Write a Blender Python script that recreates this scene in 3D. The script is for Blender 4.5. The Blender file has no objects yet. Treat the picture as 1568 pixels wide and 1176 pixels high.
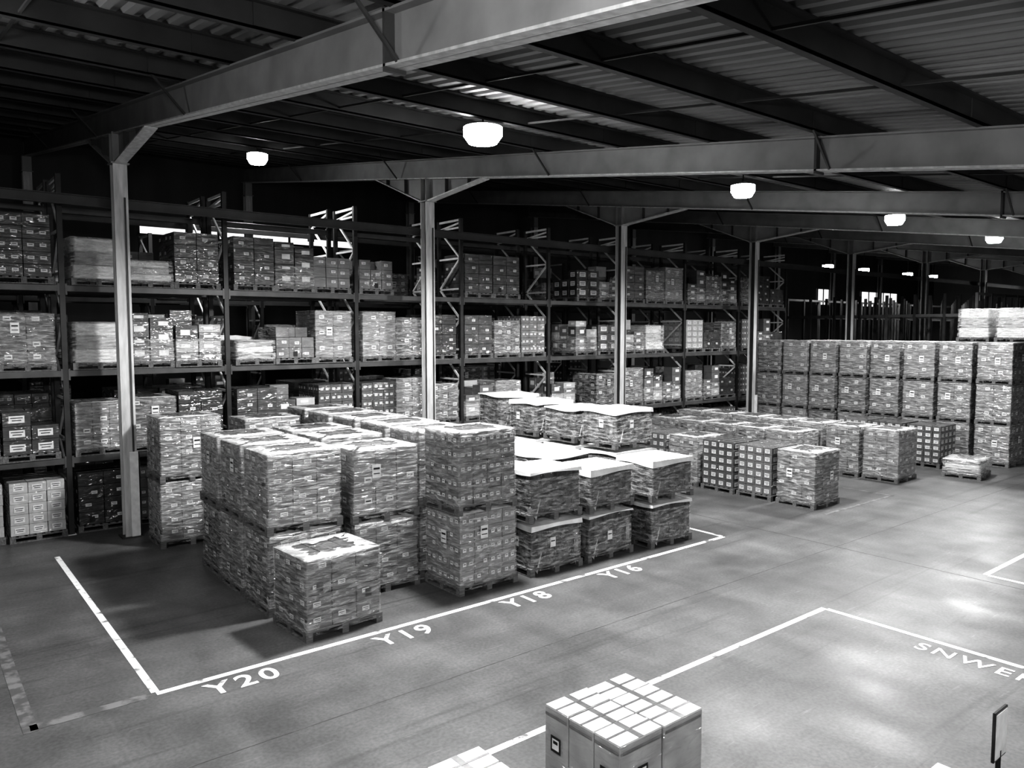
import bpy, bmesh, math, random
from mathutils import Vector, Matrix
sc = bpy.context.scene
sc.view_settings.view_transform = 'Standard'
for lk in ('High Contrast', 'Standard - High Contrast', 'Medium High Contrast'):
    try:
        sc.view_settings.look = lk; break
    except Exception as ex: print('look', ex)
sc.view_settings.exposure = 0.08

# ------------------------------------------------------------------ materials
def newmat(name):
    m = bpy.data.materials.new(name); m.use_nodes = True
    nt = m.node_tree; b = nt.nodes['Principled BSDF']
    return m, nt, b
def setc(b, v, rough=0.6, metal=0.0):
    b.inputs['Base Color'].default_value = (v, v, v, 1)
    b.inputs['Roughness'].default_value = rough
    b.inputs['Metallic'].default_value = metal
def noisy(name, lo, hi, scale=3.0, rough=0.6, metal=0.0, stretch=(1,1,1), bump=0.0, bscale=40, coat=0.0, rnd=0.0, detail=5):
    m, nt, b = newmat(name); setc(b, hi, rough, metal)
    N = nt.nodes; L = nt.links
    tc = N.new('ShaderNodeTexCoord'); mp = N.new('ShaderNodeMapping')
    mp.inputs['Scale'].default_value = stretch
    L.new(tc.outputs['Object'], mp.inputs['Vector'])
    n = N.new('ShaderNodeTexNoise'); n.inputs['Scale'].default_value = scale; n.inputs['Detail'].default_value = detail
    L.new(mp.outputs[0], n.inputs['Vector'])
    r = N.new('ShaderNodeValToRGB')
    r.color_ramp.elements[0].position = .3; r.color_ramp.elements[1].position = .7
    r.color_ramp.elements[0].color = (lo, lo, lo, 1); r.color_ramp.elements[1].color = (hi, hi, hi, 1)
    L.new(n.outputs['Fac'], r.inputs[0])
    out = r.outputs[0]
    if rnd > 0:
        oi = N.new('ShaderNodeObjectInfo'); mr = N.new('ShaderNodeMapRange')
        mr.inputs['To Min'].default_value = 1 - rnd; mr.inputs['To Max'].default_value = 1 + rnd
        L.new(oi.outputs['Random'], mr.inputs['Value'])
        mx = N.new('ShaderNodeVectorMath'); mx.operation = 'SCALE'
        L.new(out, mx.inputs[0]); L.new(mr.outputs[0], mx.inputs['Scale']); out = mx.outputs[0]
    L.new(out, b.inputs['Base Color'])
    if coat > 0:   # clinging stretch film: clear wrinkled coat
        b.inputs['Coat Weight'].default_value = coat; b.inputs['Coat Roughness'].default_value = .14; b.inputs['Coat IOR'].default_value = 1.8
        mp2 = N.new('ShaderNodeMapping'); mp2.inputs['Scale'].default_value = (1.5, 1.5, 6); mp2.inputs['Rotation'].default_value = (.3, .25, 0)
        L.new(tc.outputs['Object'], mp2.inputs['Vector'])
        n3 = N.new('ShaderNodeTexNoise'); n3.inputs['Scale'].default_value = 1.5; n3.inputs['Detail'].default_value = 2.5; n3.inputs['Distortion'].default_value = 1.0
        L.new(mp2.outputs[0], n3.inputs['Vector'])
        b3 = N.new('ShaderNodeBump'); b3.inputs['Strength'].default_value = 1.0; b3.inputs['Distance'].default_value = .08
        L.new(n3.outputs['Fac'], b3.inputs['Height']); L.new(b3.outputs[0], b.inputs['Coat Normal'])
    if bump > 0:
        n2 = N.new('ShaderNodeTexNoise'); n2.inputs['Scale'].default_value = bscale
        L.new(tc.outputs['Object'], n2.inputs['Vector'])
        bp = N.new('ShaderNodeBump'); bp.inputs['Strength'].default_value = bump; bp.inputs['Distance'].default_value = .02
        L.new(n2.outputs['Fac'], bp.inputs['Height']); L.new(bp.outputs[0], b.inputs['Normal'])
    return m

M = {}
M['cd'] = noisy('carton_dark', .04, .08, 4, .55, rnd=.45, coat=1)
M['cm'] = noisy('carton_mid', .105, .155, 4, .55, rnd=.35, coat=1)
M['cl'] = noisy('carton_light', .28, .4, 4, .55, rnd=.3, coat=.6)
M['white'] = noisy('white_sheet', .6, .8, 5, .45, bump=.4, bscale=8)
M['label'] = noisy('paper_label', .55, .72, 10, .5)
M['ink'] = noisy('ink_black', .01, .02, 10, .5)
M['tape'] = noisy('packing_tape', .12, .2, 10, .25)
M['wood'] = noisy('pallet_wood', .08, .2, 4, .8, stretch=(1, 8, 8))
M['black'] = noisy('black_plastic', .01, .02, 8, .35)
M['steel'] = noisy('painted_steel', .2, .28, 2, .5)
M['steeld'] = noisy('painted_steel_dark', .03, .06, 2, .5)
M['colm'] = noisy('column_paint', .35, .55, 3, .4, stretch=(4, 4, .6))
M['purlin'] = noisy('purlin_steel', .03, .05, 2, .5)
M['sheet'] = noisy('roof_cladding', .16, .26, .5, .5, stretch=(1, .3, 1))
M['rackup'] = noisy('rack_upright_paint', .02, .04, 3, .45)
M['rackbm'] = noisy('rack_beam_paint', .06, .10, 3, .4)
M['galv'] = noisy('galvanised', .6, .75, 8, .45, 0)
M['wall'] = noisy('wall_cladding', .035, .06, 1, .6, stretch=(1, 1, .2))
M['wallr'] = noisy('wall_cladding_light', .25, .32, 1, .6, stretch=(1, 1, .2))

def film(name, base, lo, hi, opaque=False):
    m, nt, b = newmat(name); N = nt.nodes; L = nt.links
    tc = N.new('ShaderNodeTexCoord'); mp = N.new('ShaderNodeMapping')
    mp.inputs['Scale'].default_value = (3, 3, 16) if not opaque else (5, 5, 1.2); mp.inputs['Rotation'].default_value = (.25, .2, 0)
    L.new(tc.outputs['Object'], mp.inputs['Vector'])
    n = N.new('ShaderNodeTexNoise'); n.inputs['Scale'].default_value = 1.5; n.inputs['Detail'].default_value = 6; n.inputs['Distortion'].default_value = .6
    L.new(mp.outputs[0], n.inputs['Vector'])
    bp = N.new('ShaderNodeBump'); bp.inputs['Strength'].default_value = 1; bp.inputs['Distance'].default_value = .07
    L.new(n.outputs['Fac'], bp.inputs['Height']); L.new(bp.outputs[0], b.inputs['Normal'])
    setc(b, base, .2)
    r = N.new('ShaderNodeValToRGB'); r.color_ramp.elements[0].position = .38; r.color_ramp.elements[1].position = .78
    r.color_ramp.elements[0].color = (lo, lo, lo, 1); r.color_ramp.elements[1].color = (hi, hi, hi, 1)
    L.new(n.outputs['Fac'], r.inputs[0]); L.new(r.outputs[0], b.inputs['Base Color' if opaque else 'Alpha'])
    return m
M['film'] = film('stretch_film', .8, .03, .62)
M['filmt'] = film('stretch_film_gathered', .88, .4, 1.0)
M['filmd'] = film('black_wrap', .03, .03, .13, True)

def emis(name, s, c=1.0):
    m, nt, b = newmat(name); setc(b, .8)
    b.inputs['Emission Color'].default_value = (c, c, c, 1); b.inputs['Emission Strength'].default_value = s
    return m
M['glow'] = emis('lamp_diffuser', 45)
M['day'] = emis('daylight_glazing', .8)

def floor_mat():
    m, nt, b = newmat('sealed_concrete'); N = nt.nodes; L = nt.links
    tc = N.new('ShaderNodeTexCoord')
    def noise(sc_, stretch=(1,1,1), rot=0, detail=6, dist=0):
        mp = N.new('ShaderNodeMapping'); mp.inputs['Scale'].default_value = stretch; mp.inputs['Rotation'].default_value = (0, 0, rot)
        L.new(tc.outputs['Object'], mp.inputs['Vector'])
        n = N.new('ShaderNodeTexNoise'); n.inputs['Scale'].default_value = sc_; n.inputs['Detail'].default_value = detail; n.inputs['Distortion'].default_value = dist
        L.new(mp.outputs[0], n.inputs['Vector']); return n.outputs['Fac']
    def ramp(x, p0, v0, p1, v1):
        r = N.new('ShaderNodeMapRange'); r.inputs['From Min'].default_value = p0; r.inputs['From Max'].default_value = p1
        r.inputs['To Min'].default_value = v0; r.inputs['To Max'].default_value = v1
        L.new(x, r.inputs['Value']); return r.outputs[0]
    def mul(a, c):
        k = N.new('ShaderNodeMath'); k.operation = 'MULTIPLY'; L.new(a, k.inputs[0]); L.new(c, k.inputs[1]); return k.outputs[0]
    big = ramp(noise(.35, dist=.6), .3, .75, .7, 1.15)
    mid = ramp(noise(1.6, (1, .6, 1), .5, 8, .4), .3, .8, .7, 1.2)
    streak = ramp(noise(1.0, (.4, 2.2, 1), .15, 8), .35, .88, .65, 1.08)
    fine = ramp(noise(24, detail=4), .3, .82, .7, 1.16)
    scuff = ramp(noise(1.0, (.15, 4, 1), -.12, 3, .8), .60, 1.0, .72, .7)
    scratch = ramp(noise(3.5, (.5, 8, 1), .9, 5, .3), .64, 1.0, .74, 1.4)
    v = mul(mul(mul(big, mid), mul(streak, fine)), mul(scuff, scratch))
    k = N.new('ShaderNodeMath'); k.operation = 'MULTIPLY'; k.inputs[1].default_value = .125; L.new(v, k.inputs[0])
    cmb = N.new('ShaderNodeCombineColor')
    for i in range(3): L.new(k.outputs[0], cmb.inputs[i])
    L.new(cmb.outputs[0], b.inputs['Base Color'])
    L.new(ramp(noise(1.1, (1, .7, 1), .3, 8), .3, .36, .7, .54), b.inputs['Roughness'])
    b.inputs['Specular IOR Level'].default_value = .32
    bp = N.new('ShaderNodeBump'); bp.inputs['Strength'].default_value = .15; bp.inputs['Distance'].default_value = .006
    L.new(noise(5, detail=6), bp.inputs['Height']); L.new(bp.outputs[0], b.inputs['Normal'])
    return m
M['floor'] = floor_mat()
def paint_mat(name, hi, thr, lo=.15):
    m, nt, b = newmat(name); N = nt.nodes; L = nt.links
    tc = N.new('ShaderNodeTexCoord'); n = N.new('ShaderNodeTexNoise'); n.inputs['Scale'].default_value = 5; n.inputs['Detail'].default_value = 8
    L.new(tc.outputs['Object'], n.inputs['Vector'])
    r = N.new('ShaderNodeValToRGB'); r.color_ramp.elements[0].position = thr; r.color_ramp.elements[1].position = thr + .12
    r.color_ramp.elements[0].color = (lo, lo, lo, 1); r.color_ramp.elements[1].color = (hi, hi, hi, 1)
    L.new(n.outputs['Fac'], r.inputs[0]); L.new(r.outputs[0], b.inputs['Base Color']); b.inputs['Roughness'].default_value = .5
    return m
M['paint'] = paint_mat('floor_paint', .88, .33)
M['paintw'] = paint_mat('floor_paint_worn', .19, .45, .1)
M['joint'] = paint_mat('floor_joint_filler', .07, .4, .11)

# ------------------------------------------------------------------ mesh builder
class MB:
    def __init__(s): s.v = []; s.f = []; s.m = []; s.names = []
    def mi(s, k):
        if k not in s.names: s.names.append(k)
        return s.names.index(k)
    def poly(s, pts, k):
        i = len(s.v); s.v += [tuple(p) for p in pts]; s.f.append(tuple(range(i, i+len(pts)))); s.m.append(s.mi(k))
    def box(s, x0, y0, z0, x1, y1, z1, k, b=0.0):
        if b <= 0:
            i = len(s.v)
            s.v += [(x0,y0,z0),(x1,y0,z0),(x1,y1,z0),(x0,y1,z0),(x0,y0,z1),(x1,y0,z1),(x1,y1,z1),(x0,y1,z1)]
            for f in ((0,3,2,1),(4,5,6,7),(0,1,5,4),(1,2,6,5),(2,3,7,6),(3,0,4,7)):
                s.f.append(tuple(i+j for j in f)); s.m.append(s.mi(k))
            return
        cx, cy, cz = (x0+x1)/2, (y0+y1)/2, (z0+z1)/2; h = ((x1-x0)/2, (y1-y0)/2, (z1-z0)/2); c = (cx, cy, cz)
        idx = {}
        for sx in (-1, 1):
            for sy in (-1, 1):
                for sz in (-1, 1):
                    sg = (sx, sy, sz)
                    for a in range(3):
                        p = [c[j] + sg[j]*(h[j] - (0 if j == a else b)) for j in range(3)]
                        idx[(sx, sy, sz, a)] = len(s.v); s.v.append(tuple(p))
        def add(f): s.f.append(tuple(f)); s.m.append(s.mi(k))
        for sg in (-1, 1):
            q = [(-1,-1),(1,-1),(1,1),(-1,1)]
            add([idx[(sg, a, d, 0)] for a, d in (q if sg > 0 else q[::-1])])
            add([idx[(a, sg, d, 1)] for a, d in (q[::-1] if sg > 0 else q)])
            add([idx[(a, d, sg, 2)] for a, d in (q if sg > 0 else q[::-1])])
        for p in (-1, 1):
            for q in (-1, 1):
                add([idx[(-1,p,q,1)], idx[(1,p,q,1)], idx[(1,p,q,2)], idx[(-1,p,q,2)]][::(1 if p*q < 0 else -1)])
                add([idx[(p,-1,q,0)], idx[(p,1,q,0)], idx[(p,1,q,2)], idx[(p,-1,q,2)]][::(1 if p*q > 0 else -1)])
                add([idx[(p,q,-1,0)], idx[(p,q,1,0)], idx[(p,q,1,1)], idx[(p,q,-1,1)]][::(1 if p*q < 0 else -1)])
                for r in (-1, 1):
                    f = [idx[(p,q,r,0)], idx[(p,q,r,1)], idx[(p,q,r,2)]]
                    if p*q*r < 0: f = f[::-1]
                    add(f)
    def bar(s, p0, p1, w, h, k, up=(0,0,1)):
        p0 = Vector(p0); p1 = Vector(p1); d = (p1-p0).normalized(); u = Vector(up)
        sd = d.cross(u)
        if sd.length < 1e-4: sd = d.cross(Vector((1,0,0)))
        sd.normalize(); u = sd.cross(d).normalized()
        i = len(s.v)
        for p in (p0, p1):
            for a, c in ((-1,-1),(1,-1),(1,1),(-1,1)):
                s.v.append(tuple(p + sd*(a*w/2) + u*(c*h/2)))
        for f in ((0,1,2,3),(7,6,5,4),(0,4,5,1),(1,5,6,2),(2,6,7,3),(3,7,4,0)):
            s.f.append(tuple(i+j for j in f)); s.m.append(s.mi(k))
    def cyl(s, c, r0, r1, z0, z1, k, n=20, caps=True):
        i = len(s.v)
        for r, z in ((r0, z0), (r1, z1)):
            for j in range(n):
                a = 2*math.pi*j/n; s.v.append((c[0]+r*math.cos(a), c[1]+r*math.sin(a), z))
        for j in range(n):
            s.f.append((i+j, i+(j+1)%n, i+n+(j+1)%n, i+n+j)); s.m.append(s.mi(k))
        if caps:
            s.f.append(tuple(i+j for j in range(n))[::-1]); s.m.append(s.mi(k))
            s.f.append(tuple(i+n+j for j in range(n))); s.m.append(s.mi(k))
    def mesh(s, name, recalc=False, smooth=None):
        me = bpy.data.meshes.new(name); me.from_pydata(s.v, [], s.f)
        for k in s.names: me.materials.append(M[k])
        me.polygons.foreach_set('material_index', s.m)
        if smooth:
            ids = [s.names.index(k) for k in smooth if k in s.names]
            me.polygons.foreach_set('use_smooth', [mi in ids for mi in s.m])
        me.update(); return me
    def obj(s, name, loc=(0,0,0), parent=None, **kw):
        o = bpy.data.objects.new(name, s.mesh(name, **kw)); o.location = loc
        sc.collection.objects.link(o)
        if parent: o.parent = parent
        return o
def empty(name, loc=(0,0,0)):
    e = bpy.data.objects.new(name, None); e.location = loc; sc.collection.objects.link(e); return e

# ------------------------------------------------------------------ loads
PH = .14
def pallet(mb, w=1.2, d=1.0, k='wood'):
    hw, hd = w/2, d/2
    for i in range(7):
        y = -hd + i*(d-.1)/6; mb.box(-hw, y, PH-.02, hw, y+.1, PH, k)
    for x in (-hw, -.05, hw-.1):
        mb.box(x, -hd, PH-.042, x+.1, hd, PH-.021, k)
        for y in (-hd, -.05, hd-.1):
            mb.box(x, y, .021, x+.1, y+.1, PH-.043, k)
        mb.box(x, -hd, 0, x+.1, hd, .02, k)
def facequad(mb, side, W, D, u, z, w, h, off, k):
    if side == 0: p = [(u-w/2,-D-off,z-h/2),(u+w/2,-D-off,z-h/2),(u+w/2,-D-off,z+h/2),(u-w/2,-D-off,z+h/2)]
    elif side == 2: p = [(u+w/2,D+off,z-h/2),(u-w/2,D+off,z-h/2),(u-w/2,D+off,z+h/2),(u+w/2,D+off,z+h/2)]
    elif side == 1: p = [(W+off,u-w/2,z-h/2),(W+off,u+w/2,z-h/2),(W+off,u+w/2,z+h/2),(W+off,u-w/2,z+h/2)]
    else: p = [(-W-off,u+w/2,z-h/2),(-W-off,u-w/2,z-h/2),(-W-off,u-w/2,z+h/2),(-W-off,u+w/2,z+h/2)]
    mb.poly(p, k)
def ring(W, D, r, n):
    pts = []
    for cx, cy, a0 in ((W-r, -D+r, -90), (W-r, D-r, 0), (-W+r, D-r, 90), (-W+r, -D+r, 180)):
        for i in range(4):
            a = math.radians(a0 + 30*i); pts.append((cx+r*math.cos(a), cy+r*math.sin(a)))
    out = []
    for i in range(len(pts)):
        p, q = pts[i], pts[(i+1) % len(pts)]; out.append(p)
        L = math.hypot(q[0]-p[0], q[1]-p[1])
        if L > .2:
            for j in range(1, n): out.append((p[0]+(q[0]-p[0])*j/n, p[1]+(q[1]-p[1])*j/n))
    return out
def skin(mb, W, D, z0, z1, k, rng, amp=.012, lev=10, over=.12, r=.04, close=False, layers=0):
    base = ring(W, D, r, 9); n = len(base); i0 = len(mb.v)
    cor = [rng.uniform(0, amp) for _ in range(n)]
    for l in range(lev+1):
        t = l/lev; z = z0+(z1-z0)*t
        bul = .012*abs(math.sin(layers*math.pi*t)) if layers else 0
        for j, (x, y) in enumerate(base):
            o = cor[j]*.6 + rng.uniform(0, amp)*.6 + bul
            mb.v.append((x*(1+o/W), y*(1+o/D), z + (rng.uniform(-.01, .01) if 0 < l < lev else 0)))
    rows = lev+1
    if over > 0:
        for (x, y) in base:
            mb.v.append((x*(1-over/W*rng.uniform(.6, 1.3)), y*(1-over/D*rng.uniform(.6, 1.3)), z1+rng.uniform(.004, .012)))
        rows += 1
    for l in range(rows-1):
        for j in range(n):
            a = i0+l*n+j; b2 = i0+l*n+(j+1) % n
            mb.f.append((a, b2, b2+n, a+n)); mb.m.append(mb.mi('filmt' if (k == 'film' and l == rows-2 and over > 0) else k))
    if close:
        mb.f.append(tuple(i0+(rows-1)*n+j for j in range(n))); mb.m.append(mb.mi(k))

CACHE = {}
def carton_load(nx, ny, nz, h, tone='cm', style=0, wrap=True, seed=0, W=.57, D=.48, drop=0):
    key = ('c', nx, ny, nz, round(h, 2), tone, style, wrap, seed, W, D, drop)
    if key in CACHE: return CACHE[key]
    rng = random.Random(seed*77+nx*5+ny*3+nz+int(h*100)+drop*9)
    mb = MB(); pallet(mb)
    cw, cd, ch = 2*W/nx, 2*D/ny, (h-PH-.012)/nz
    gone = set()
    for k in range(nz):
        for i in range(nx):
            for j in range(ny):
                if 0 < i < nx-1 and 0 < j < ny-1 and k < nz-1-(1 if drop else 0): continue
                if drop and k == nz-1 and rng.random() < drop/10: gone.add((i, j)); continue
                x0, y0, z0 = -W+i*cw, -D+j*cd, PH+.001+k*ch
                g = .003; jx, jy = rng.uniform(-.004, .004), rng.uniform(-.004, .004)
                tz = -rng.uniform(0, .006) if k == nz-1 else 0
                mb.box(x0+g+jx, y0+g+jy, z0+.001, x0+cw-g+jx, y0+cd-g+jy, z0+ch-.002+tz, tone, .006)
                if k == nz-1:
                    mb.box(x0+cw*.5-.025+jx, y0+g*2+jy, z0+ch-.002+tz, x0+cw*.5+.025+jx, y0+cd-g*2+jy, z0+ch-.001+tz, 'tape')
        zc = PH + (k+.5)*ch
        for side, cnt, step, half in ((0, nx, cw, W), (2, nx, cw, W), (1, ny, cd, D), (3, ny, cd, D)):
            for i in range(cnt):
                u = -half+(i+.5)*step
                c = {0: (i, 0), 2: (i, ny-1), 1: (nx-1, i), 3: (0, i)}[side]
                if k == nz-1 and c in gone: continue
                if style == 0:
                    if rng.random() < .85:
                        lw, lh = min(.115, step*.38), min(.065, ch*.3)
                        uu = u+rng.choice((-1, 1))*step*.12; zz = zc+rng.uniform(-.08, .12)*ch
                        facequad(mb, side, W, D, uu, zz, lw, lh, .006, 'label')
                        facequad(mb, side, W, D, uu, zz+lh*.15, lw*.75, lh*.14, .008, 'ink')
                        facequad(mb, side, W, D, uu-lw*.1, zz-lh*.2, lw*.5, lh*.12, .008, 'ink')
                    if rng.random() < .06:
                        facequad(mb, side, W, D, u, zc-ch*.1, .1, .12, .0065, 'ink')
                elif style == 1:
                    for s2 in (-.22, .22):
                        if rng.random() < .9:
                            lw, lh = step*.24, ch*.26
                            facequad(mb, side, W, D, u+s2*step, zc+.02*ch, lw, lh, .006, 'label')
                            facequad(mb, side, W, D, u+s2*step, zc+.05*ch, lw*.6, lh*.2, .008, 'ink')
                elif style == 2:
                    lw, lh = step*.55, ch*.5
                    facequad(mb, side, W, D, u, zc, lw, lh, .006, 'label')
                    facequad(mb, side, W, D, u, zc+lh*.2, lw*.8, lh*.12, .008, 'ink')
                    facequad(mb, side, W, D, u, zc-lh*.15, lw*.6, lh*.12, .008, 'ink')
                elif style == 3 and rng.random() < .7:
                    facequad(mb, side, W, D, u+step*.15, zc+ch*.1, .13, .09, .006, 'label')
                    facequad(mb, side, W, D, u+step*.15, zc+ch*.1, .09, .02, .008, 'ink')
    if wrap:
        skin(mb, W+.012, D+.012, PH*.5, h-.004, 'film', rng, .010, 10, .22, .03)
        for side, half in ((0, W), (3, D)):
            u = rng.uniform(-.2, .2); z = h*rng.uniform(.55, .75)
            facequad(mb, side, W, D, u, z, .15, .21, .03, 'label')
            facequad(mb, side, W, D, u, z+.04, .11, .03, .032, 'ink')
            facequad(mb, side, W, D, u, z-.04, .11, .015, .032, 'ink')
    me = mb.mesh('carton_load', smooth=('film', 'filmt')); CACHE[key] = me; return me
def dark_load(h, seed=0, white=True, W=.54, D=.46):
    key = ('d', round(h, 2), seed, white)
    if key in CACHE: return CACHE[key]
    rng = random.Random(900+seed); mb = MB(); pallet(mb)
    zt = h-.075 if white else h-.02
    skin(mb, W, D, PH+.002, zt, 'filmd', rng, .018, 14, .06, .05, True, layers=5)
    for sx in (-1, 1):
        for sy in (-1, 1):
            mb.poly([(sx*(W+.02), sy*(D-.12), PH+.16), (sx*(W-.12), sy*(D+.02), PH+.16), (sx*.585, sy*.485, .03)], 'filmd')
            mb.poly([(sx*(W+.02), sy*(D-.12), PH+.16), (sx*(W-.2), sy*(D+.025), PH+.25), (sx*(W-.1), sy*.49, .04)], 'filmt')
    if white:
        n = 12; i0 = len(mb.v); a = W+.045; b2 = D+.045
        fold = rng.choice((0, 1)); ph = [rng.uniform(0, 6) for _ in range(4)]; dr = .02+.06*rng.random()
        for i in range(n+1):
            for j in range(n+1):
                u, v = i/n*2-1, j/n*2-1
                e = max(abs(u), abs(v)); r1, r2 = (abs(v), abs(u)) if fold else (abs(u), abs(v))
                if e > .99: z = zt-dr-.02*math.sin(2.2*u+ph[0])-.02*math.sin(2.5*v+ph[1])
                elif e > .8: z = zt+.014+rng.uniform(-.002, .004)
                else: z = zt+.06*(1-r1*.75)*(1-r2*.2) + rng.uniform(-.005, .005)
                X = math.copysign(a*.985, u) if .8 < e < .99 and abs(u) > .8 else u*a
                Y = math.copysign(b2*.985, v) if .8 < e < .99 and abs(v) > .8 else v*b2
                mb.v.append((X, Y, min(z, h)))
        for i in range(n):
            for j in range(n):
                q = i0+i*(n+1)+j
                mb.f.append((q, q+n+1, q+n+2, q+1)); mb.m.append(mb.mi('white'))
    for side, half in ((0, W), (3, D)):
        u = rng.uniform(-.3, .35); z = h*rng.uniform(.45, .6)
        facequad(mb, side, W, D, u, z, .12, .17, .046, 'label'); facequad(mb, side, W, D, u, z+.02, .09, .02, .048, 'ink')
    facequad(mb, 0, W, D, W-.1, h*.5, .1, h*.4, .033, 'cm'); facequad(mb, 3, W, D, -D+.1, h*.5, .09, h*.4, .033, 'cm')
    skin(mb, W+.03, D+.03, PH*.6, zt-.1, 'film', rng, .012, 8, 0, .05)
    me = mb.mesh('dark_load', smooth=('filmd', 'film')); CACHE[key] = me; return me
def film_heap(h, seed=0):
    key = ('w', round(h, 2), seed)
    if key in CACHE: return CACHE[key]
    rng = random.Random(300+seed); mb = MB(); pallet(mb)
    n = 3
    for k in range(n):
        z0 = PH+.001+k*(h-PH-.03)/n; z1 = PH+(k+1)*(h-PH-.03)/n
        s = rng.uniform(.8, .98)
        mb.box(-.55*s, -.46*s, z0, .55*s, .46*s, z1, 'cl' if (k+seed) % 2 else 'white', .02)
    skin(mb, .56, .47, PH*.5, h-.02, 'film', rng, .03, 8, .2, .07)
    skin(mb, .565, .475, PH*.6, h-.03, 'film', rng, .03, 6, .3, .07)
    me = mb.mesh('film_heap', smooth=('film', 'filmt')); CACHE[key] = me; return me
def mixed_load(seed=0):
    """loose mixed cartons of different sizes stacked on one pallet under film"""
    key = ('x', seed)
    if key in CACHE: return CACHE[key]
    rng = random.Random(500+seed); mb = MB(); pallet(mb)
    x = -.57
    while x < .5:
        w = min(rng.uniform(.25, .42), .57-x)
        if .57-(x+w) < .15: w = .57-x
        for y0, y1 in ((-.48, -.01), (.01, .48)):
            z = PH+.001
            for _ in range(rng.choice((2, 3, 3, 4))):
                hh = rng.choice((.18, .26, .34)); t = rng.choice(('cd', 'cm', 'cm', 'cl'))
                mb.box(x+.004, y0, z, x+w-.004, y1, z+hh-.002, t, .006)
                s = -1 if y0 < 0 else 1; yy = y0-.003 if s < 0 else y1+.003
                a, b2 = x+w*.2, x+w*rng.uniform(.5, .8)
                p = [(a, yy, z+hh*.3), (b2, yy, z+hh*.3), (b2, yy, z+hh*.7), (a, yy, z+hh*.7)]
                mb.poly(p if s < 0 else p[::-1], 'label')
                for sx, xx in ((-1, -.573), (1, .573)):
                    if (sx < 0 and x < -.56) or (sx > 0 and x+w > .56):
                        mb.poly([(xx, y0+.1, z+hh*.35), (xx, y0+.3, z+hh*.35), (xx, y0+.3, z+hh*.7), (xx, y0+.1, z+hh*.7)], 'label')
                z += hh
        x += w
    skin(mb, .58, .49, PH*.5, .62, 'film', rng, .015, 6, 0, .04)
    me = mb.mesh('mixed_load', smooth=('film',)); CACHE[key] = me; return me

def put(name, me, x, y, z=0.0, rot=0.0, parent=None):
    o = bpy.data.objects.new(name, me); o.location = (x, y, z); o.rotation_euler = (0, 0, math.radians(rot))
    sc.collection.objects.link(o)
    if parent: o.parent = parent
    return o
R = random.Random(11)
def stack(name, mes, x, y, rot=0):
    z = 0
    for me, h in mes:
        flip = R.choice((0, 180))
        put(name, me, x+R.uniform(-.015, .015), y+R.uniform(-.015, .015), z, rot+flip+R.uniform(-1.2, 1.2)); z += h

big = lambda h, s=0, t='cm': (carton_load(3, 3, 4, h, t, 0, True, s), h)
grid = lambda h, s=0, t='cm': (carton_load(4, 3, 5, h, t, 1, True, s), h)
tall = lambda h, s=0, t='cm': (carton_load(3, 2, 3, h, t, 3, True, s), h)
blk = lambda h, s=0, t='cm': (carton_load(4, 4, 6, h, t, 2, False, s), h)
drk = lambda h, s=0, w=True: (dark_load(h, s, w), h)
NC, ND = 'carton_pallet_load', 'black_wrapped_pallet_load'

stack(NC, [big(1.12, 1)], 4.70, 10.08, 3)
stack(NC, [big(1.2, 2), big(1.2, 3)], 4.70, 11.25, 1)
stack(NC, [tall(1.2, 2), big(1.2, 2)], 4.72, 12.40)
stack(NC, [tall(1.2, 2, 'cd'), big(1.2, 3)], 4.74, 13.5)
stack(NC, [big(1.26, 5), big(1.26, 6)], 4.45, 16.0)
stack(NC, [big(1.17, 3), tall(1.17, 4)], 6.04, 11.2)
for i, y in enumerate((12.35, 13.5, 14.65, 15.8)):
    stack(NC, [big(1.2, 3), big(1.2, 2 + i % 2)] if i != 2 else [big(1.2, 3), big(1.05, 2)], 6.03, y)
stack(NC, [grid(1.3, 1), grid(1.3, 2)], 7.36, 10.25, 1)
for i, y in enumerate((11.4, 12.55, 13.7, 14.85, 16.0)):
    stack(NC, [grid(1.25, 1), big(1.25, 2 + i % 2)], 7.36, y)
for lane, x in enumerate((8.86, 10.2)):
    for i, y in enumerate((10.25, 11.4, 12.6, 13.8, 15.0, 16.1)):
        if lane == 1 and i == 5: continue
        hh = ((.93, .92), (.9, .84))[lane] if i == 0 else (R.choice((.85, .93)), R.choice((.78, .9)))
        stack(ND, [drk(hh[0], (i+lane) % 4), drk(hh[1], (i+lane+1) % 4)], x, y, R.uniform(-2.5, 2.5))
stack(ND, [drk(.9, 1), drk(.85, 2)], 11.78, 10.1, -2)
for i, y in enumerate((11.3, 12.5, 13.75, 15.0)):
    stack(ND, [drk(.9, 1), drk(.85, 2), drk((.86, .8, .86, .93)[i], i % 4)], 11.95, y, R.uniform(-3, 3))
for i in range(6): stack(NC, [blk(1.34, 1 + i % 2) if i % 3 else big(1.34, 7)], 17.15, 9.86+i*1.12)
for i in range(7): stack(NC, [big(1.45, 8 + i % 2)], 21.8, 10.1+i*1.1)
for i in range(5): stack(NC, [big(1.3, 8)], 20.45, 12.3+i*1.1)
for i in range(3): stack(NC, [blk(1.3, 3)], 25.05, 10.35+i*1.12)
put('film_wrapped_pallet', film_heap(.55, 1), 23.95, 8.9, 0, 8)
for i in range(8): stack(NC, [tall(1.27, 5 + i % 2), tall(1.27, 6), tall(1.27, 5)], 26.88, 9.1+i*1.12)
for i in range(7): stack(NC, [tall(1.27, 5)]*3 + ([(film_heap(1.1, 2), 1.1)] if i in (0, 1) else []), 28.2, 9.1+i*1.12)

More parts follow.
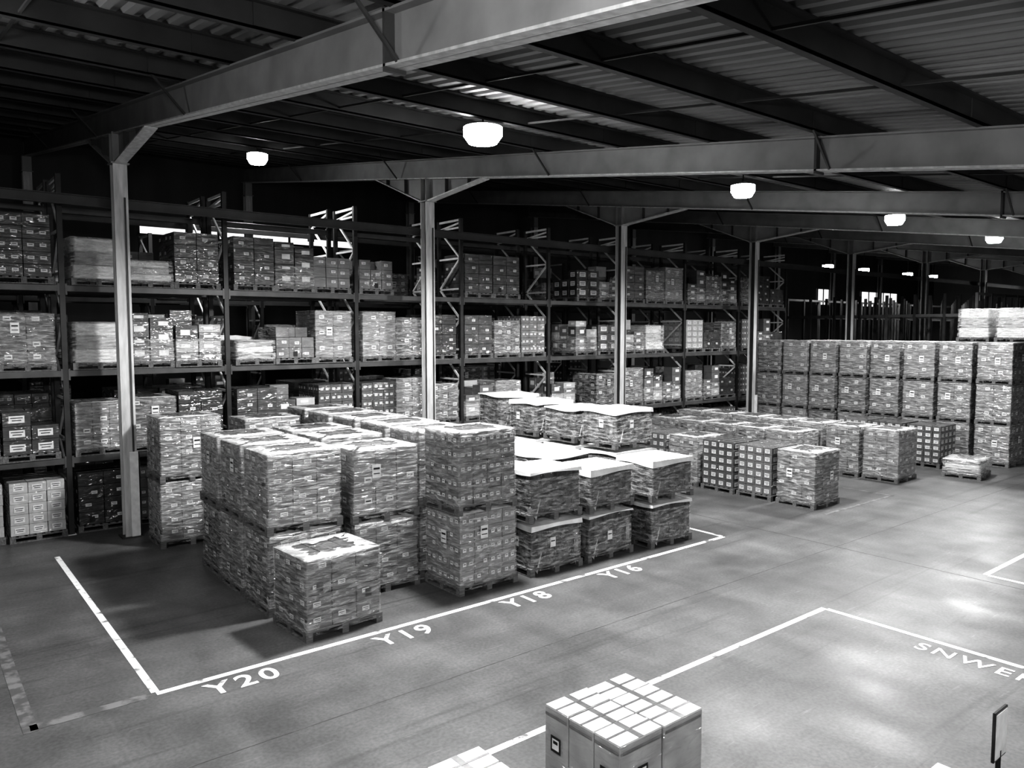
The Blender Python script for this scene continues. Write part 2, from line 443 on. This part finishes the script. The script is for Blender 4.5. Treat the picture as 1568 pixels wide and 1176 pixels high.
def strapped(name, x0, y0, x1, y1, h, nx, ny, nz, seed):
    rng = random.Random(seed); mb = MB(); w, d = x1-x0, y1-y0
    pallet(mb, w+.02, d+.02); W, D = w/2-.02, d/2-.02
    cw, cd, ch = 2*W/nx, 2*D/ny, (h-PH-.01)/nz
    for k in range(nz):
        for i in range(nx):
            for j in range(ny):
                xa, ya, za = -W+i*cw, -D+j*cd, PH+.001+k*ch
                dz = -rng.uniform(0, .012) if k == nz-1 else -.001
                jx, jy = rng.uniform(-.008, .008), rng.uniform(-.008, .008)
                mb.box(xa+.005+jx, ya+.005+jy, za, xa+cw-.005+jx, ya+cd-.005+jy, za+ch+dz, 'cl', .008)
                if k == nz-1:
                    t = za+ch+dz
                    mb.box(xa+.012+jx, ya+.012+jy, t, xa+cw-.012+jx, ya+cd-.012+jy, t+.003, 'white')
                    mb.box(xa+cw*.5-.03+jx, ya+.008+jy, t+.003, xa+cw*.5+.03+jx, ya+cd-.008+jy, t+.0045, 'tape')
                    mb.box(xa+.008+jx, ya+cd*.5-.012+jy, t+.0045, xa+cw-.008+jx, ya+cd*.5+.012+jy, t+.006, 'tape')
        zc = PH+(k+.5)*ch
        for side, cnt, step, half in ((0, nx, cw, W), (3, ny, cd, D), (1, ny, cd, D), (2, nx, cw, W)):
            for i in range(cnt):
                u = -half+(i+.5)*step
                facequad(mb, side, W, D, u, zc+ch*.40, step*.9, .025, .006, 'tape')
                if i % 2 == 0:
                    facequad(mb, side, W, D, u, zc-ch*.0, .13, .15, .009, 'ink')
                    facequad(mb, side, W, D, u, zc-ch*.0, .09, .10, .010, 'label')
                    facequad(mb, side, W, D, u, zc+ch*.03, .06, .03, .011, 'ink')
    mb.obj(name, ((x0+x1)/2, (y0+y1)/2, 0))
strapped('strapped_carton_pallet', 4.50, 4.18, 5.62, 5.16, .78, 2, 3, 1, 5)
strapped('strapped_carton_pallet', 2.65, 4.15, 3.75, 5.1, .70, 2, 3, 1, 6)
strapped('strapped_carton_pallet', 5.5, 1.5, 6.5, 2.55, .70, 2, 3, 1, 7)

mb = MB()
mb.cyl((0, 0), .16, .14, 0, .03, 'black'); mb.cyl((0, 0), .02, .02, .03, .75, 'black', 12)
mb.box(-.13, -.012, .68, .13, .012, 1.1, 'black', .004); mb.box(-.115, -.016, .7, .115, -.0125, 1.08, 'label')
mb.obj('stanchion_sign', (6.95, 2.25, 0))

# ------------------------------------------------------------------ racking
def rack(name, x0, nb, bay, y, depth, levels, height, spec=None, seed=0, fill=.85, toploads=True):
    e = empty(name, (x0, y, 0)); mb = MB(); rng = random.Random(seed)
    for i in range(nb+1):
        x = i*bay
        for yy in (0, depth):
            mb.box(x-.05, yy-.04, 0.0, x+.05, yy+.04, height, 'rackup')
            mb.box(x-.08, yy-.07, 0.0, x+.08, yy+.07, .012, 'galv')
        z = .25; flip = 0
        while z < height-.2:
            z2 = min(z+.85, height-.12)
            mb.bar((x, .04, z), (x, depth-.04, z), .04, .05, 'galv')
            a, b2 = ((.04, depth-.04) if flip else (depth-.04, .04))
            mb.bar((x, a, z), (x, b2, z2), .04, .05, 'galv'); flip ^= 1; z += .85
        mb.bar((x, .0, height-.04), (x, depth, height-.04), .04, .06, 'galv')
    for i in range(nb):
        for lv in levels:
            for yy in (-.02, depth+.02):
                mb.box(i*bay+.05, yy-.025, lv-.13, (i+1)*bay-.05, yy+.025, lv-.001, 'rackbm', .008)
                for xx in (i*bay+.055, (i+1)*bay-.055):
                    mb.box(xx-.03 if xx > i*bay+.1 else xx-.005, yy-.03, lv-.2, xx+.005 if xx > i*bay+.1 else xx+.03, yy+.03, lv+.03, 'rackbm')
    mb.obj('rack_frame', (0, 0, 0), e)
    kinds = {
     'D': lambda s: carton_load(3, 2, 4, 1.25, 'cd', 0, False, s), 'd': lambda s: carton_load(3, 2, 2, .75, 'cd', 0, False, s),
     'M': lambda s: carton_load(4, 3, 5, 1.25, 'cm', 1, False, s), 'm': lambda s: carton_load(3, 3, 3, .9, 'cm', 0, False, s, drop=4),
     'B': lambda s: carton_load(4, 3, 5, 1.2, 'cl', 2, False, s), 'b': lambda s: carton_load(4, 3, 3, .85, 'cl', 2, False, s, drop=3),
     'T': lambda s: carton_load(3, 2, 5, 1.38, 'cd', 1, False, s), 'w': lambda s: film_heap(.6, s), 'W': lambda s: film_heap(1.0, s),
     'P': lambda s: carton_load(3, 3, 4, 1.1, 'cm', 3, True, s), 'Q': lambda s: carton_load(3, 2, 3, 1.0, 'cd', 2, False, s, drop=4),
     'R': lambda s: carton_load(2, 2, 3, 1.3, 'cm', 3, True, s), 'S': lambda s: carton_load(4, 2, 4, 1.15, 'cd', 3, True, s),
     'X': lambda s: mixed_load(s), 'Y': lambda s: mixed_load(s+5),
     'K': lambda s: dark_load(1.2, s, False), 'k': lambda s: dark_load(.7, s, True)}
    opts = 'DdMmBPPQRXXYYTwWKkMDSSPm'
    for i in range(nb):
        for li, lv in enumerate([0.0]+list(levels)):
            if li == len(levels) and not toploads: continue
            for s3 in range(3):
                c = rng.choice(opts) if rng.random() < fill else '.'
                if spec and (i, li) in spec: c = spec[(i, li)][s3]
                if c == '.': continue
                me = kinds[c](rng.randint(1, 2))
                put('load', me, i*bay+.62+s3*(bay-1.24)/2+rng.uniform(-.03, .03), depth/2+rng.uniform(-.05, .05), lv, 90*rng.choice((1, 3))+rng.uniform(-2, 2), e)
    return e
spec = {
 (0, 3): 'dDT', (1, 3): 'WwD', (2, 3): 'DXm', (3, 3): 'm..', (4, 3): 'DD.', (5, 3): '.QX',
 (0, 2): 'DRS', (1, 2): 'WXY', (2, 2): 'wmR', (3, 2): 'RSD', (4, 2): 'DPM', (5, 2): '.XQ',
 (0, 1): 'mMQ', (1, 1): 'PSD', (2, 1): 'DYM', (3, 1): 'MRP', (4, 1): 'XP.',
 (0, 0): 'DBB', (1, 0): 'DMM'}
LV = (1.6, 3.38, 5.1)
rack('pallet_rack', -.56, 9, 3.26, 17.8, 1.1, LV, 7.3, spec, 4, .88)
rack('pallet_rack', -.56, 9, 3.26, 19.3, 1.1, LV + (6.85,), 7.4, None, 9, .45, False)
rack('pallet_rack', -.56, 9, 3.26, 24.2, 1.1, LV, 7.0, None, 12, .5)
def drivein(name, x0, nx, y0, ny, h):
    mb = MB()
    for i in range(nx):
        for j in range(ny):
            x, y = i*1.45, j*1.2
            mb.box(x-.05, y-.05, 0, x+.05, y+.05, h, 'rackup' if (i+j) % 3 else 'rackbm')
        for z in (1.6, 3.2, 4.8): mb.box(i*1.45-.03, -.1, z-.06, i*1.45+.03, (ny-1)*1.2+.1, z+.06, 'rackbm')
    for j in (0, ny-1): mb.box(0, j*1.2-.03, h-.1, (nx-1)*1.45, j*1.2+.03, h, 'rackbm')
    mb.obj(name, (x0, y0, 0))
drivein('drive_in_rack', 34, 15, 12.5, 8, 5.7)
rack('pallet_rack', 58, 3, 3.26, 16, 1.1, LV, 5.8, None, 20, .8)

# ------------------------------------------------------------------ building
X0, X1, Y0, Y1 = -8.0, 72.0, -6.0, 30.0
rb = lambda y: 5.68 + .139*y
CY = 16.93; COLX = [3.63+7.2*k for k in range(-1, 10)]
mb = MB(); mb.poly([(X0,Y0,0),(X1,Y0,0),(X1,Y1,0),(X0,Y1,0)], 'floor'); mb.obj('floor')
mb = MB(); p = .25; n = int((X1-X0)/p); off = .5+.29
prof = []
for i in range(n):
    x = X0+i*p; prof += [(x, 0), (x+.10, 0), (x+.135, .045), (x+.215, .045)]
prof.append((X1, 0)); 
for y in (Y0, Y1):
    for x, z in prof: mb.v.append((x, y, rb(y)+off+z))
L_ = len(prof)
for i in range(L_-1): mb.f.append((i, L_+i, L_+i+1, i+1)); mb.m.append(mb.mi('sheet'))
mb.obj('ceiling')
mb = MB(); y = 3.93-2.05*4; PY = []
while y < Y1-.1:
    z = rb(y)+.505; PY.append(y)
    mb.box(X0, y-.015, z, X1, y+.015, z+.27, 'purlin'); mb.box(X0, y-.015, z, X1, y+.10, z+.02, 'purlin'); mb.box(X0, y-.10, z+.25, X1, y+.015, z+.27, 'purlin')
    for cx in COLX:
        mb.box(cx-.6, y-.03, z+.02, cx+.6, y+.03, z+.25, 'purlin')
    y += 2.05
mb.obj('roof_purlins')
mb = MB()
for cx in COLX[:-1]:
    for sx in (2.4, 4.8):
        mb.bar((cx+sx, Y0+.2, rb(Y0+.2)+.56), (cx+sx, Y1-.2, rb(Y1-.2)+.56), .03, .03, 'purlin')
mb.obj('roof_sag_rods')
def frame(cx):
    e = empty('portal_frame', (cx, CY, 0)); mb = MB()
    a, b2 = (0, Y0+.05-CY, rb(Y0+.05)), (0, Y1-.05-CY, rb(Y1-.05))
    up = lambda p, d: (p[0], p[1], p[2]+d)
    mb.bar(up(a, .25), up(b2, .25), .014, .5, 'steel'); mb.bar(up(a, .012), up(b2, .012), .22, .024, 'colm'); mb.bar(up(a, .488), up(b2, .488), .22, .024, 'steel')
    z = lambda yy: rb(CY+yy)
    for s, ln in ((-1, 2.5), (1, 2.5)):
        pts = [(0, s*.13, 7.47), (0, s*ln, z(s*ln)), (0, s*.13, z(s*.13))]
        for dx in (-.007, .007): mb.poly([(dx, q[1], q[2]) for q in pts], 'steel')
        mb.bar((0, s*.13, 7.47), (0, s*ln, z(s*ln)), .22, .03, 'colm')
        for t in (.35, .75):
            yy = s*(.13+(ln-.13)*t); zb = 7.47+(z(s*ln)-7.47)*t
            mb.bar((0, yy, zb), (0, yy, z(yy)+.02), .2, .02, 'steeld', up=(0, 1, 0))
    for yy in (6.2-CY, -1.2-CY):
        mb.box(-.11, yy-.02, z(yy)-.04, .11, yy+.02, z(yy)+.52, 'steeld')
    for py in PY[2::3]:
        for s in (-1, 1):
            mb.bar((s*.1, py-CY, z(py-CY)+.02), (s*.6, py-CY, z(py-CY)+.56), .03, .03, 'steeld')
    for yc, top in ((0, 7.45), (Y1-.4-CY, rb(Y1-.4)-.5)):
        for s in (-1, 1): mb.box(-.13, yc+s*.12-.012, 0, .13, yc+s*.12+.012, top, 'colm', .002)
        mb.box(-.008, yc-.11, 0, .008, yc+.11, top, 'steeld')
        mb.box(-.17, yc-.17, top, .17, yc+.17, top+.025, 'steel'); mb.box(-.2, yc-.2, 0, .2, yc+.2, .02, 'steeld')
        for s in (-1, 1): mb.box(-.13, yc+s*.12-.012, top+.025, .13, yc+s*.12+.012, rb(CY+yc)+.02, 'steel')
        mb.box(-.008, yc-.11, top+.025, .008, yc+.11, rb(CY+yc)+.02, 'steel')
    mb.box(.05, -.16, .1, .08, -.135, 6.8, 'steeld')
    mb.box(-.02, -.17, 0.02, .17, -.14, 1.75, 'galv', .005); mb.box(.14, -.17, 0.02, .17, .12, 1.75, 'galv', .005)
    mb.obj('frame_steel', (0, 0, 0), e)
for cx in COLX: frame(cx)
mb = MB()
mb.box(COLX[0], CY-.05, 6.62, COLX[-1], CY+.05, 6.64, 'steeld'); mb.box(COLX[0], CY-.006, 6.64, COLX[-1], CY+.006, 6.8, 'steeld'); mb.box(COLX[0], CY-.05, 6.8, COLX[-1], CY+.05, 6.82, 'steeld')
mb.obj('tie_beam', (0, .22, 0))
def wall(name, pts, k='wall'): 
    mb = MB(); mb.poly(pts, k); return mb.obj(name)
rt = lambda y: rb(y)+.83
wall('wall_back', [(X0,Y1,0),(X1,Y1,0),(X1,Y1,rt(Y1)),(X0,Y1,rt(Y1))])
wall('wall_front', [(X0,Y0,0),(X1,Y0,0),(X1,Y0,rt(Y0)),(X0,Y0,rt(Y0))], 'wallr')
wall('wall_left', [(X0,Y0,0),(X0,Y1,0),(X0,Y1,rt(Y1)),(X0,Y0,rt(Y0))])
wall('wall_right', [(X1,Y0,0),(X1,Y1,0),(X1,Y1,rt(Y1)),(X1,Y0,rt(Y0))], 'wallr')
def window(nm, xa, xb, za, zb, bars):
    mb = MB(); y = Y1-.03
    mb.poly([(xa,y,za),(xb,y,za),(xb,y,zb),(xa,y,zb)], 'day')
    for z in (za, zb): mb.box(xa-.05, y-.05, z-.04, xb+.05, y-.002, z+.04, 'steeld')
    for i in range(bars+1):
        x = xa+(xb-xa)*i/bars; mb.box(x-.04, y-.05, za, x+.04, y-.002, zb, 'steeld')
    mb.obj(nm)
window('window_1', 7.0, 15.4, 7.6, 8.1, 3)
window('window_2', 29, 35, 6.3, 6.8, 5)
window('window_3', 52.6, 55, 6.0, 7.2, 3)
window('window_4', 59, 65, 6.0, 7.2, 5)

# ------------------------------------------------------------------ floor markings
E = empty('floor_markings')
def line(x0, y0, x1, y1, w=.09, k='paint', z=.002):
    mb = MB()
    if abs(x1-x0) > abs(y1-y0): mb.box(min(x0,x1), y0-w/2, z-.001, max(x0,x1), y0+w/2, z+.001, k)
    else: mb.box(x0-w/2, min(y0,y1), z-.001, x0+w/2, max(y0,y1), z+.001, k)
    mb.obj('line', (0,0,0), E)
line(2.2, 9.3, 13.0, 9.3); line(2.2, 9.35, 2.2, 16.2); line(13.0, 9.35, 13.0, 16)
line(4.0, 5.9, 10.8, 5.9); line(10.8, 5.85, 10.8, -1)
line(14.45, 5.0, 24, 5.0); line(14.45, 4.95, 14.45, -1)
line(.95, 9.3, 2.1, 9.3, .14, 'paintw'); line(.95, 9.2, .95, 16, .14, 'paintw')
line(16.4, 9.0, 19.6, 9.0, .08, 'paintw'); line(19.6, 8.95, 19.6, 13, .08, 'paintw')
for nm, x, y, rz, s in (('Y20', 3.1, 8.84, 0, .46), ('Y19', 5.33, 8.84, 0, .46), ('Y18', 7.55, 8.86, 0, .46), ('Y16', 9.7, 8.88, 0, .46), ('SNWERNS', 10.36, 3.45, -90, .36)):
    cu = bpy.data.curves.new('bay_number', 'FONT'); cu.body = nm; cu.size = s; cu.align_x = 'CENTER'; cu.extrude = .001; cu.offset = .008 if rz == 0 else .004; cu.space_character = 1.25
    o = bpy.data.objects.new('bay_number', cu); o.location = (x, y, .003); o.rotation_euler = (0, 0, math.radians(rz)); cu.materials.append(M['paint'])
    sc.collection.objects.link(o); o.parent = E
line(X0, 7.5, X1, 7.5, .012, 'joint', .0012); line(14.1, Y0, 14.1, Y1, .012, 'joint', .0012)

# ------------------------------------------------------------------ lamps
def lamp(x, y, z, P, r=.24, kind='SPOT', R_=.26):
    e = empty('high_bay_lamp', (x, y, z)); mb = MB(); k = R_/.26
    mb.cyl((0, 0), .14*k, .09*k, .105, .15, 'galv'); mb.cyl((0, 0), .26*k, .25*k, .09, .105, 'galv', 24)
    mb.cyl((0, 0), .19*k, .26*k, -.16, -.04, 'glow', 24); mb.cyl((0, 0), .26*k, .26*k, -.04, .09, 'glow', 24)
    mb.bar((0, 0, .15), (0, 0, rb(y)+.52-z), .02, .02, 'black')
    mb.obj('lamp_housing', (0, 0, 0), e)
    ld = bpy.data.lights.new('lamp_light', kind); ld.energy = P; ld.shadow_soft_size = r
    if kind == 'SPOT': ld.spot_size = math.radians(168); ld.spot_blend = .35
    lo = bpy.data.objects.new('lamp_light', ld); lo.location = (0, 0, -.17-r*.5); lo.parent = e; sc.collection.objects.link(lo)
P = 1600
lamp(7.67, 10.3, 7.4, 2800, .3, R_=.32)
for x in (14.86, 22.06, 29.26): lamp(x, 10.3, 7.3, P)
lamp(.2, 10.0, 7.2, 500)  # added lamp just out of view, brightens the left faces of the stacks
lamp(7.67, 20.2, 8.7, 450)
for x in (36.2, 39.8, 44.8, 48): lamp(x, 20.1, 7.3, 350)
lamp(.3, 1.5, 5.6, 1050, kind='POINT')  # unseen fill lamp by the camera, added for stack sides and nearest rafter
for x, p_ in ((7.67, 560), (14.86, 520), (22.06, 620)): lamp(x, 0.5, 5.5, p_)  # added front row, out of view, lights the near faces of the loads
for x in (56, 64): lamp(x, 14, 7.2, 700)

w = bpy.data.worlds.new('World'); sc.world = w; w.use_nodes = True
w.node_tree.nodes['Background'].inputs[0].default_value = (.5, .5, .5, 1); w.node_tree.nodes['Background'].inputs[1].default_value = .05

cam = bpy.data.cameras.new('camera'); co = bpy.data.objects.new('camera', cam); sc.collection.objects.link(co)
cam.sensor_width = 36; cam.lens = 27.05; cam.clip_end = 300
co.location = (0, 0, 4.2); co.rotation_euler = (math.radians(90-4.03), 0, math.radians(51.2-90))
sc.camera = co
